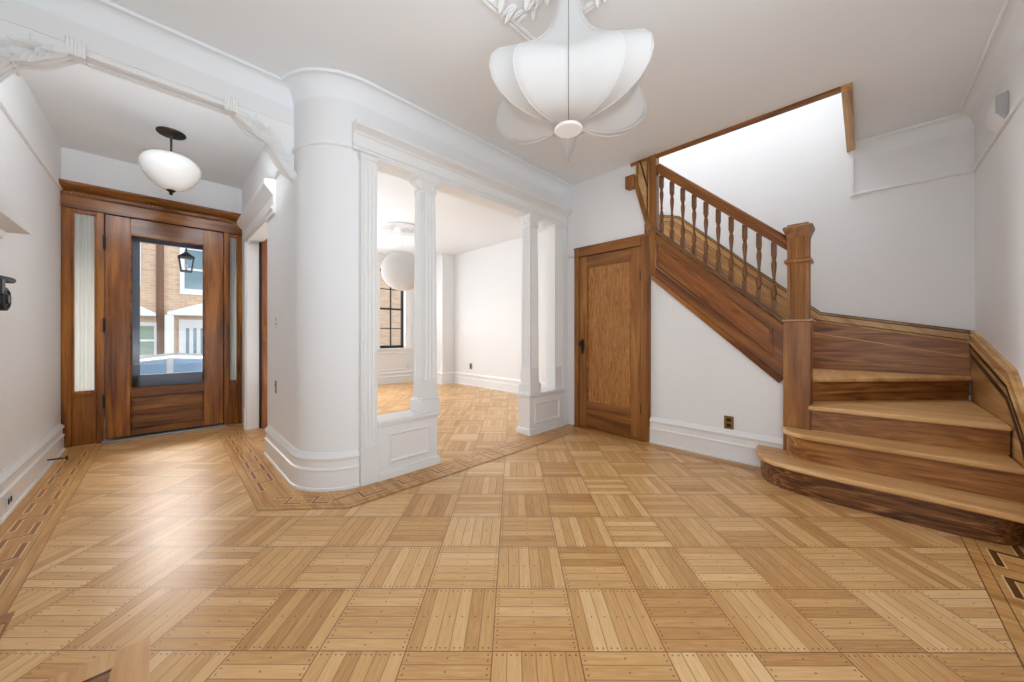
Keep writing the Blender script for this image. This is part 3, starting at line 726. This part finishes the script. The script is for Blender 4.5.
# ------------------------------------------------------------------ floor borders
BDARK2 = wood('inlay_dark_walnut', (88,52,22), (106,64,28), (124,78,38), 'x', .3)
def border(name, p0, p1, wd, label, a0=0., a1=0., motif=True, dense=1., zo=0., dk=None):
    """inlaid border; p0->p1 is the inner edge, the border lies to the left of it; a0, a1 mitre shifts of the outer edge"""
    P0, P1 = Vector(p0).to_2d(), Vector(p1).to_2d(); T = (P1-P0).normalized(); Nn = Vector((-T.y,T.x)); L = (P1-P0).length
    m = MB()
    def q(s0,s1,d0,d1,z,mi):
        e = [(s0,d0),(s1,d0),(s1,d1),(s0,d1)]
        m.add([((P0+T*s+Nn*d_).x,(P0+T*s+Nn*d_).y,z+zo) for s,d_ in e], [(0,1,2,3)], mi)
    e = [(0,0),(L,0),(L+a1,wd),(0-a0,wd)]
    m.add([((P0+T*s+Nn*d_).x,(P0+T*s+Nn*d_).y,.0012+zo) for s,d_ in e], [(0,1,2,3)], 0)
    def line(d_, wl, mi, z): 
        s0 = -a0*d_/wd; s1 = L+a1*d_/wd; q(s0,s1,d_,d_+wl,z,mi)
    line(0,.0035,2,.0016); line(.045,.003,2,.0016); line(wd-.045,.003,2,.0016)
    if motif:
        per = .29*dense; s = .12
        i0, i1 = wd*.34, wd*.70; hw = .012 if dk else .010; lw = .018 if dk else .016
        while s+per*.62 < L-.02:
            e = per*.60
            for w_, mi, z in ((lw,1,.0018),(hw,2,.0024)):
                q(s+w_, s+e+w_-hw, i0-w_, i0+w_, z, mi)                    # inner bar
                q(s-w_, s+w_, i0-w_, i1+w_, z, mi)                         # cross bar
                q(s-e-w_+hw, s-w_, i1-w_, i1+w_, z, mi)                    # outer bar
            s += per
    return struct(m.build(name, [BORDER,BLIGHT,dk or BDARK], flat=True), label, 'floor border')
border('trim_11', (-.44,.8), (-.44,5.42), .235, 'inlaid key pattern floor border along the left hall wall')
border('trim_12', (.42,5.02), (.412,2.675), .235, 'inlaid key pattern floor border beside the curved wall', 0, -.07)
border('trim_13', (.412,2.675), (.84,2.30), .235, 'short diagonal inlaid floor border around the curved corner', -.05, -.1, True, .6, zo=.0016)
border('trim_14', (.84,2.30), (3.36,2.30), .26, 'inlaid key pattern floor border in front of the columns', -.09, .1, zo=.0032)
border('trim_15', (3.11,-.37), (1.0,-.37), .26, 'inlaid key pattern floor border along the right wall', dk=BDARK2)
border('trim_16', (3.375,2.30), (3.375,.62), .15, 'plain narrow floor border below the stair wall', 0, 0, False, zo=.0012)

# ------------------------------------------------------------------ ceiling rose over the main room
LC = Vector((1.39,1.01,0))
t = thing('ceiling_rose', 'rectangular white plaster ceiling ornament above the folded star pendant', 'ceiling ornament', (LC.x,LC.y,ZC))
m = MB(); hx, hy = .27, .42
cor = [(LC.x-hx,LC.y-hy),(LC.x+hx,LC.y-hy),(LC.x+hx,LC.y+hy),(LC.x-hx,LC.y+hy)]
m.sweep(z3(cor,ZC),(0,0,-1),[(0,0),(0,.012),(.008,.016),(.016,.010),(.022,.004),(.030,.014),(.040,.014),(.046,0)], closed=True); m.build('frame', PL, t)
m = MB(); rng = random.Random(11)
for k in range(90):
    a = rng.uniform(0,2*math.pi); rr = rng.uniform(.10,.36)
    x, y = LC.x+rr*.66*math.cos(a), LC.y+rr*1.05*math.sin(a)
    m.leaf((x,y,ZC-.004),(math.cos(a+rng.uniform(-.9,.9)),math.sin(a+rng.uniform(-.9,.9)),-.15),(0,0,-1),rng.uniform(.05,.09),rng.uniform(.012,.02),.4)
m.lathe((LC.x,LC.y,ZC),[(.11,0),(.11,-.012),(.08,-.025),(.05,-.03),(0,-.03)],20)
m.build('acanthus_leaves', PL, t)
# parlour rose
PC = Vector((2.90,5.60,0))
t = thing('ceiling_rose', 'round white plaster ceiling ornament above the parlour globe', 'ceiling ornament', (PC.x,PC.y,ZC))
m = MB(); m.lathe((PC.x,PC.y,ZC),[(.36,0),(.36,-.02),(.33,-.03),(.30,-.02),(.28,-.01),(.12,-.01),(.10,-.03),(.06,-.045),(0,-.045)],32); m.build('disc', PL, t)
m = MB()
for ring, nn, ll in ((.14,14,.12),(.26,20,.14)):
    for k in range(nn):
        a = 2*math.pi*k/nn; m.leaf((PC.x+ring*math.cos(a),PC.y+ring*math.sin(a),ZC-.012),(math.cos(a),math.sin(a),-.06),(0,0,-1),ll,.022,.10)
m.build('acanthus_leaves', PL, t)

# ------------------------------------------------------------------ pendants
t = thing('star_pendant', 'large white fabric star lantern with five swelling lobes', 'pendant light', (LC.x,LC.y,2.11))
prof = [(.055,2.112),(.10,2.108),(.17,2.106),(.25,2.118),(.32,2.140),(.38,2.172),(.42,2.215),(.435,2.265),(.425,2.315),(.39,2.355),(.33,2.385),(.25,2.425),(.18,2.47),(.12,2.53),(.08,2.60),(.055,2.70),(.045,2.80),(.04,2.90)]
az0 = math.atan2(-LC.y,-LC.x)       # azimuth of the side facing the near room corner
ribs = [(-37,.86,-.04),(37,.86,-.04),(52,.97,-.015),(109,.94,-.015),(119,.94,-.015),(179.6,1.06,-.03),(180.4,1.06,-.03),(241,.94,-.015),(251,.94,-.015),(308,.97,-.015)]
sags = [.74,.97,.76,.97,.42,.99,.42,.97,.76,.97]   # how far the cloth is drawn in half way to the next rib
NR = len(ribs)
SEG = 14; rings = []
def rp(k, i):
    az, sc_, dz = ribs[k % NR]; r_, z_ = prof[i]; w_ = min(1, max(0,(2.60-z_)/.25))
    return az, r_*(1+(sc_-1)*w_), z_+dz*w_*min(1,r_/.3)
for i in range(len(prof)):
    ring = []
    for k in range(NR):
        a0,r0,z0_ = rp(k,i); a1,r1,z1_ = rp(k+1,i)
        if a1 < a0: a1 += 360
        for j in range(SEG):
            u = j/SEG; q = abs(2*u-1)**(1.7 if sags[k] > .6 else 3.2)
            sg_ = 1-(1-sags[k])*min(1,(r0+r1)/2/.25)
            r_ = (r0+(r1-r0)*u)*(sg_+(1-sg_)*q); z_ = z0_+(z1_-z0_)*u + .03*(1-q)*min(1,r_/.2)*(1 if prof[i][1] < 2.25 else -1)*(1-sags[k])*2
            an = az0+R(a0+(a1-a0)*u)
            ring.append((LC.x+r_*math.cos(an), LC.y+r_*math.sin(an), z_))
    rings.append(ring)
m = MB(); m.loft(rings, True, True); m.build('shade', SHADE, t, ang=80)
for k in range(NR):
    m = MB(); m.tube([(LC.x+(rp(k,i)[1]+.001)*math.cos(az0+R(ribs[k][0])),LC.y+(rp(k,i)[1]+.001)*math.sin(az0+R(ribs[k][0])),rp(k,i)[2]) for i in range(len(prof))], .0018, 6); m.build('rib', RIB, t)
m = MB(); m.tube([Vector(rings[i][SEG//2])+Vector((math.cos(az0),math.sin(az0),0))*.001 for i in range(len(prof))], .0022, 6); m.build('seam', GREY, t)
m = MB(); m.lathe((LC.x,LC.y,2.088),[(.062,0),(.068,.004),(.068,.012),(0,.03)],24); m.build('diffuser', MILK, t)
m = MB(); m.lathe((LC.x,LC.y,2.88),[(.05,0),(.055,.03),(.05,.05)],20); m.build('canopy', MILK, t)

def lathe_thing(nm, label, cat, c, parts):
    t = thing(nm, label, cat, c)
    for pn, prof, mat, seg in parts:
        m = MB(); m.lathe(c, prof, seg); m.build(pn, mat, t)
    return t
gr = .34; gz = 2.20
prof = [(gr*math.sin(math.pi*k/24), gz-gr*math.cos(math.pi*k/24)-ZC) for k in range(25)]
t = thing('globe_pendant', 'big white globe pendant hanging in the parlour behind the columns', 'pendant light', (PC.x,PC.y,ZC))
m = MB(); m.lathe((PC.x,PC.y,ZC), prof, 36); m.build('globe_shade', SHADE, t)
m = MB(); m.lathe((PC.x,PC.y,ZC), [(.004,-.40),(.004,-.03)], 8); m.build('cord', PLATE, t)
m = MB(); m.lathe((PC.x,PC.y,ZC), [(.05,-.075),(.06,-.06),(.06,-.045)], 16); m.build('canopy', PLATE, t)

hx, hy = .045, 4.42
t = thing('hall_pendant', 'white bowl pendant light on a bronze rod before the entry door', 'pendant light', (hx,hy,ZC))
m = MB(); m.lathe((hx,hy,ZC), [(.10,0),(.10,-.012),(.09,-.02),(.03,-.026),(0,-.026)], 28); m.build('canopy', BRONZE, t)
m = MB(); m.lathe((hx,hy,ZC), [(.009,-.2),(.009,-.02)], 10); m.lathe((hx,hy,ZC), [(.018,-.215),(.024,-.2),(.012,-.185)], 12); m.build('rod', BRONZE, t)
m = MB(); m.lathe((hx,hy,ZC), [(.02,-.205),(.08,-.208),(.15,-.225),(.192,-.262),(.206,-.305),(.202,-.345),(.180,-.40),(.140,-.455),(.095,-.495),(.05,-.518),(.015,-.522)], 36); m.build('bowl_shade', MILK, t)
m = MB(); m.lathe((hx,hy,ZC), [(.028,-.518),(.034,-.526),(.02,-.536),(.012,-.540),(.016,-.552),(.006,-.565),(0,-.566)], 14); m.build('finial', BRONZE, t)

# ------------------------------------------------------------------ small fittings
def plate_x(name, label, cat, x, y, z, w_, h_, sgn, mat, holes, hm):
    t = thing(name, label, cat, (x,y,z))
    m = MB(); m.box(min(x,x+sgn*.006),max(x,x+sgn*.006),y-w_/2,y+w_/2,z-h_/2,z+h_/2); m.build('plate', mat, t, bevel=.002)
    for dy,dz,ww,hh in holes:
        m = MB(); m.box(min(x+sgn*.005,x+sgn*.009),max(x+sgn*.005,x+sgn*.009),y+dy-ww/2,y+dy+ww/2,z+dz-hh/2,z+dz+hh/2); m.build('socket', hm, t, bevel=.002)
    return t
plate_x('wall_outlet','aged brass wall outlet above the baseboard below the stairs','outlet',XS,.845,.325,.075,.115,-1,BRASS,[(0,.024,.034,.030),(0,-.024,.034,.030)],BLACK)
plate_x('wall_outlet','white outlet set in the left baseboard at the left edge','outlet',XL+.031,3.70,.085,.11,.065,1,PLATE,[(-.024,0,.026,.034),(.024,0,.026,.034)],BLACK)
plate_x('light_switch','white light switch plate on the curved wall near the parlour doorway','light switch',XH,3.57,1.215,.07,.115,-1,PLATE,[(0,.02,.02,.025),(0,-.02,.02,.025)],GREY)
plate_x('wall_outlet','grey outlet plate low on the curved wall above the baseboard','outlet',XH,3.60,.65,.05,.11,-1,GREY,[(0,.02,.02,.02)],BLACK)
plate_x('wall_outlet','dark outlet low on the parlour right wall','outlet',XB,6.05,.42,.09,.13,-1,GREY,[(0,.02,.03,.03),(0,-.02,.03,.03)],BLACK)
t = thing('door_chime','white box with a slanted side high on the right wall','chime box',(3.93,YR,2.56))
m = MB(); m.prism([(YR,2.45),(YR+.05,2.53),(YR+.05,2.635),(YR,2.655)],'x',3.80,4.02); m.build('cover', TR, t, bevel=.004)
m = MB(); m.prism([(YR+.002,2.455),(YR+.049,2.533),(YR+.049,2.633),(YR+.002,2.65)],'x',3.785,3.80); m.build('side_panel', paint('chime_grey', lin((176,176,176)), .5), t)
t = thing('door_stop','black rod door stop sticking out of the left baseboard','door stop',(XL+.03,4.70,.075))
m = MB(); m.tube([(XL+.03,4.72,.075),(XL+.125,4.72,.07)],.006); m.build('rod', IRON, t)
m = MB(); m.tube([(XL+.125,4.72,.07),(XL+.137,4.72,.07)],.017,12); m.build('tip', IRON, t)

# ------------------------------------------------------------------ fireplace mantel at the left edge
t = thing('mantelpiece','white moulded fireplace mantel shelf cut off by the left edge','mantelpiece',(XL,1.6,0))
m = MB(); m.box(XL,-.50,.9,2.14,0,1.30); m.box(XL,-.53,.9,2.17,1.30,1.42); m.build('surround', TR, t, bevel=.006)
mp = [(0,1.36),(.02,1.36),(.03,1.385),(.03,1.40),(.07,1.43),(.075,1.455),(.12,1.475),(.125,1.50),(.175,1.512),(.175,1.553),(.16,1.56),(0,1.56)]
m = MB(); m.sweep(z3([(XL,2.235),(-.562,2.235),(-.562,.9)],0),(0,0,1),[(a,b) for a,b in mp]); m.box(XL,-.563,.9,2.234,1.36,1.56); m.build('shelf', TR, t, ang=20)
m = MB(); m.box(XL,-.42,2.31,2.375,0,.004); m.box(-.428,-.42,2.1,2.31,0,.004); m.build('plinth_edge', OAKX, t)
t = thing('iron_ornament','black iron round ornament with a short arm at the left edge','ornament',(-.43,2.24,1.25))
m = MB(); m.lathe((-.425,2.225,1.232),[(.043,0),(.043,.014),(.034,.018),(.030,.012),(.020,.012),(.016,.020),(0,.022)],24,ax='x'); m.build('round_plate', IRON, t)
m = MB(); m.tube([(-.49,2.10,1.30),(-.43,2.18,1.305),(-.42,2.26,1.306),(-.415,2.305,1.308)],[.01,.012,.013,.011],10); m.box(-.43,-.41,2.17,2.205,1.25,1.30); m.build('arm', IRON, t)
# hearth set in the floor
t = thing('hearth','brown hearth with an oak frame set into the floor at bottom left','hearth',(-.3,1.4,0))
m = MB(); X1,Y1 = -.035,1.83
for k,(pts) in enumerate(([(-.375,Y1),(X1,Y1),(X1-.085,Y1-.085),(-.375,Y1-.085)], [(X1,Y1),(X1,.9),(X1-.085,.9),(X1-.085,Y1-.085)])):
    m.prism(pts,'z',.0,.004)
m.build('frame', TREAD, t)
m = MB(); m.box(-.375,X1-.09,.9,Y1-.09,0,.003); m.build('hearth_slab', TILE, t)
m = MB()
for k in range(2): m.box(X1-.16-.13*k,X1-.152-.13*k,.9,Y1-.092,.003,.004)
m.box(-.375,X1-.088,Y1-.098,Y1-.088,.003,.0045); m.build('joint', DARKLINE, t)

# ------------------------------------------------------------------ parlour windows
def window(name, x0, x1, z0, z1, label, panes):
    d = sroot(name, ((x0+x1)/2,YF,z0), label, 'window')
    y = YF+.09
    m = MB(); m.box(x0,x0+.05,y,y+.05,z0,z1); m.box(x1-.05,x1,y,y+.05,z0,z1); m.box(x0,x1,y,y+.05,z0,z0+.06); m.box(x0,x1,y,y+.05,z1-.05,z1)
    zm = (z0+z1)/2; m.box(x0,x1,y,y+.05,zm-.02,zm+.02); m.build('sash', DARKP, d)
    m = MB(); xm = (x0+x1)/2; m.box(xm-.012,xm+.012,y+.01,y+.04,z0,z1)
    for q in (.25,.75): m.box(x0,x1,y+.01,y+.04,z0+(z1-z0)*q-.01,z0+(z1-z0)*q+.01)
    m.build('muntins', DARKP, d)
    m = MB(); m.box(x0+.04,x1-.04,y+.022,y+.027,z0+.05,z1-.04); m.build('pane', GLASS, d)
    cas = [(0,0),(0,.02),(-.02,.028),(-.09,.022),(-.11,.03),(-.11,0)]
    m = MB(); m.sweep([(x0,YF,z0),(x1,YF,z0),(x1,YF,z1),(x0,YF,z1)],(0,-1,0),[(a,b) for a,b in cas],closed=True); m.build('casing', TR, d)
    m = MB(); m.box(x0-.13,x1+.13,YF-.06,YF+.08,z0-.03,z0); m.build('sill', TR, d, bevel=.005)
    fr = [(0,0),(0,.010),(.010,.014),(.020,.008),(.024,0)]
    m = MB(); 
    xa, xb = x0-.06, x1+.06
    m.sweep([(xa,YF,.30),(xb,YF,.30),(xb,YF,z0-.10),(xa,YF,z0-.10)],(0,-1,0),fr,closed=True); m.build('apron_panel', TR, d)
window('window_1', WX0, WX1, WZ0, WZ1, 'black framed sash window in the parlour, seen under the globe lamp', 2)
window('window_2', 2.15, 3.02, .8, 2.6, 'black framed sash window in the parlour, middle of the front wall', 2)
window('window_3', 1.0, 1.9, .8, 2.6, 'black framed sash window in the parlour, nearest the hall', 2)

# ------------------------------------------------------------------ outside the entry door
m = MB(); m.add([(-30,5.7,-.9),(30,5.7,-.9),(30,40,-.9),(-30,40,-.9)],[(0,1,2,3)])
struct(m.build('ground', ASPH, flat=True),'pale street pavement outside the entry door','ground')
m = MB(); m.box(-1.5,XH+.1,YD+.12,7.2,2.78,2.9); m.box(-1.5,XH+.1,7.0,7.2,2.44,2.78)
struct(m.build('porch_roof', SLATE, flat=True),'slate blue porch beam outside the entry door','porch')
m = MB(); m.box(-1.5,XH+.1,YD+.12,7.2,-.9,-.02)
struct(m.build('porch_floor', ASPH, flat=True),'pale porch slab outside the entry door','porch')
LX,LY = .22,6.7
t = thing('porch_lantern','black hanging lantern with clear glass seen through the entry door','lantern',(LX,LY,2.78))
def ring4(e,z): e *= .62; z = 2.12+(z-2.12)*.68; return [(LX-e,LY-e,z),(LX+e,LY-e,z),(LX+e,LY+e,z),(LX-e,LY+e,z)]
m = MB(); m.loft([ring4(.13,2.20),ring4(.145,2.215),ring4(.07,2.28),ring4(.05,2.30),ring4(.02,2.33)]); m.build('cap', IRON, t)
m = MB()
for sx in (-1,1):
    for sy in (-1,1): m.tube([(LX+sx*.074,LY+sy*.074,2.175),(LX+sx*.053,LY+sy*.053,1.99)],.008,6)
m.loft([ring4(.095,1.92),ring4(.095,1.945)]); m.build('cage', IRON, t)
m = MB(); m.loft([ring4(.085,1.945),ring4(.115,2.2)],False); m.build('glass', GLASS, t)
m = MB(); m.lathe((LX,LY,1.95),[(.014,.06),(.014,.12),(.008,.15),(0,.16)],10); m.build('candle', MILK, t)
m = MB(); m.tube([(LX,LY,2.25),(LX,LY,2.78)],.009,6); m.build('chain', IRON, t)

FY = 14.0
t = thing('townhouse','pale brick townhouse with white porch seen through the entry door glass','house',(0.2,FY,-.9))
m = MB(); m.box(-9,9,FY,FY+.4,-.9,8); m.build('brick_wall', BRICK, t)
m = MB(); m.tube([(-.08,FY-.06,-.9),(-.08,FY-.06,6)],.075); m.build('downspout', paint('pipe_brown', lin((120,84,62)), .6), t)
def fac_window(x0,x1,z0,z1,gm):
    m = MB(); fr = .10
    m.box(x0-fr,x1+fr,FY-.07,FY,z0-fr-.06,z0); m.box(x0-fr,x1+fr,FY-.07,FY,z1,z1+fr); m.box(x0-fr,x0,FY-.07,FY,z0,z1); m.box(x1,x1+fr,FY-.07,FY,z0,z1); m.box(x0,x1,FY-.06,FY,(z0+z1)/2-.03,(z0+z1)/2+.03)
    w_ = m.build('window', EXTW, t); m = MB(); m.box(x0,x1,FY-.03,FY-.01,z0,z1); m.build('pane', gm, w_)
fac_window(.42,.92,2.45,3.6,EXTG); fac_window(1.3,1.8,2.45,3.6,EXTG); fac_window(-1.1,-.55,2.6,3.7,EXTG)
fac_window(-.62,-.20,.55,1.35,SAGE)
m = MB(); m.prism([(-1.1,1.62),(-.16,1.62),(-.16,1.70),(-.62,1.98),(-1.1,1.9)],'y',FY-.35,FY); m.build('bay_roof', EXTW, t)
m = MB(); m.prism([(.06,1.66),(1.5,1.66),(1.5,1.74),(.78,2.02),(.06,1.74)],'y',FY-.5,FY); m.build('porch_pediment', EXTW, t)
for px in (.10,1.42):
    m = MB(); m.box(px-.09,px+.09,FY-.48,FY-.34,-.3,1.66); m.build('porch_post', EXTW, t)
m = MB(); m.box(.30,1.3,FY-.08,FY,-.3,1.55); dd = m.build('front_door', EXTW, t)
for k in range(4):
    m = MB(); m.box(.45+.16*k,.52+.16*k,FY-.10,FY-.08,.55,1.3); m.build('pane', EXTG, dd)
m = MB(); m.box(-.1,1.6,FY-1.3,FY,-.9,-.3); m.build('stoop', EXTW, t)

def car(cx, cy, gz):
    t = thing('parked_car','dark blue parked car at the kerb seen low in the door glass','car',(cx,cy,gz))
    side = [(-2.2,.35),(-2.15,.75),(-1.9,.92),(-.95,1.0),(-.35,1.42),(.35,1.5),(1.1,1.46),(1.75,1.02),(2.15,.92),(2.2,.4)]
    m = MB(); m.prism([(cx+x,gz+z) for x,z in [(-2.2,.28)]+[p for p in side if p[1] <= 1.03]+[(2.2,.28)]],'y',cy-.85,cy+.85); m.build('body', CARP, t, bevel=.06)
    cab = [(-.98,.98),(-.35,1.42),(.35,1.5),(1.1,1.46),(1.78,1.0)]
    m = MB(); m.loft([[(cx+x,cy-.80+.14*((z-.98)/.5),gz+z) for x,z in cab],[(cx+x,cy+.80-.14*((z-.98)/.5),gz+z) for x,z in cab]]); m.build('cabin', ALU, t, bevel=.04)
    for xs in ([(-.78,1.04),(-.30,1.36),(.28,1.43),(.28,1.04)],[(.38,1.04),(.38,1.43),(1.05,1.40),(1.55,1.04)]):
        m = MB(); m.loft([[(cx+x,cy-.815+.14*((z-.98)/.5),gz+z) for x,z in xs],[(cx+x,cy-.70+.14*((z-.98)/.5),gz+z) for x,z in xs]]); m.build('side_window', CARG, t)
    for wx in (-1.35,1.35):
        m = MB(); m.lathe((cx+wx,cy-.88,gz+.33),[(.20,-.005),(.32,0),(.33,.04),(.33,.2),(0,.2)],24,ax='y'); wh = m.build('wheel', TIRE, t)
        m = MB(); m.lathe((cx+wx,cy-.89,gz+.33),[(.0,-.005),(.06,-.01),(.19,.0),(.2,.02)],20,ax='y'); m.build('hubcap', ALU, wh)
    return t
car(-.25, 10.2, -.80)

# ------------------------------------------------------------------ lights
def area(name, loc, rot, sx, sy, e, col=(1,1,1)):
    l = bpy.data.lights.new(name,'AREA'); l.shape = 'RECTANGLE'; l.size = sx; l.size_y = sy; l.energy = e; l.color = col
    o = bpy.data.objects.new(name,l); C.objects.link(o); o.location = loc; o.rotation_euler = rot; return o
area('daylight_parlour', (2.0,8.1,1.8), (R(-90),0,0), 2.4, 2.0, 235, (.86,.93,1))
area('stairwell_fill', (4.1,1.2,5.2), (0,0,0), 1.0, 2.2, 34, (.94,.97,1))  # added fill from above for the stairwell; no skylight is built
area('daylight_street', (2.0,8.5,7.0), (R(-50),0,0), 8, 4, 1500, (1,.97,.93))
area('daylight_door', (.1,9.2,3.5), (R(68),0,R(180)), 2.4, 1.0, 300, (1,.97,.92))
area('hall_fill', (0,YB+.15,2.78), (R(-100),0,0), 1.1, .2, 22, (.92,.96,1))  # added fill hidden behind the beam, not a hall fixture
area('bounce_fill', (-1.25,-.5,1.0), (R(158),0,R(-60)), 2.0, 2.2, 60, (.86,.93,1))  # added up-facing fill behind the camera to brighten the ceiling
area('bounce_fill', (.4,-2.1,.8), (R(155),0,R(10)), 2.4, 2.0, 56, (.86,.93,1))  # second unseen ceiling fill, added past the open corner
area('parlour_fill', (1.5,5.2,.5), (R(180),0,0), 1.2, 2.0, 16, (.86,.93,1))  # added up-facing fill in mid room, no fixture there

wd = bpy.data.worlds.new('world'); bpy.context.scene.world = wd; wd.use_nodes = True
bg = wd.node_tree.nodes['Background']; bg.inputs[0].default_value = (.88,.94,1,1); bg.inputs[1].default_value = 1.25

# ------------------------------------------------------------------ camera
F, HOR, YAW = 350., 335., .7885
cam = bpy.data.cameras.new('camera'); co = bpy.data.objects.new('camera', cam); C.objects.link(co)
cam.sensor_width = 36; cam.lens = F/1024*36; cam.shift_y = (HOR-341)/1024; cam.clip_start = .05
co.location = (0,0,1.10); co.rotation_euler = (R(90),0,YAW-math.pi/2)
bpy.context.scene.camera = co
sc = bpy.context.scene
sc.view_settings.view_transform = 'Standard'; sc.view_settings.exposure = .22
sc.cycles.max_bounces = 10; sc.cycles.diffuse_bounces = 6; sc.cycles.use_denoising = True
sc.cycles.sample_clamp_indirect = 6
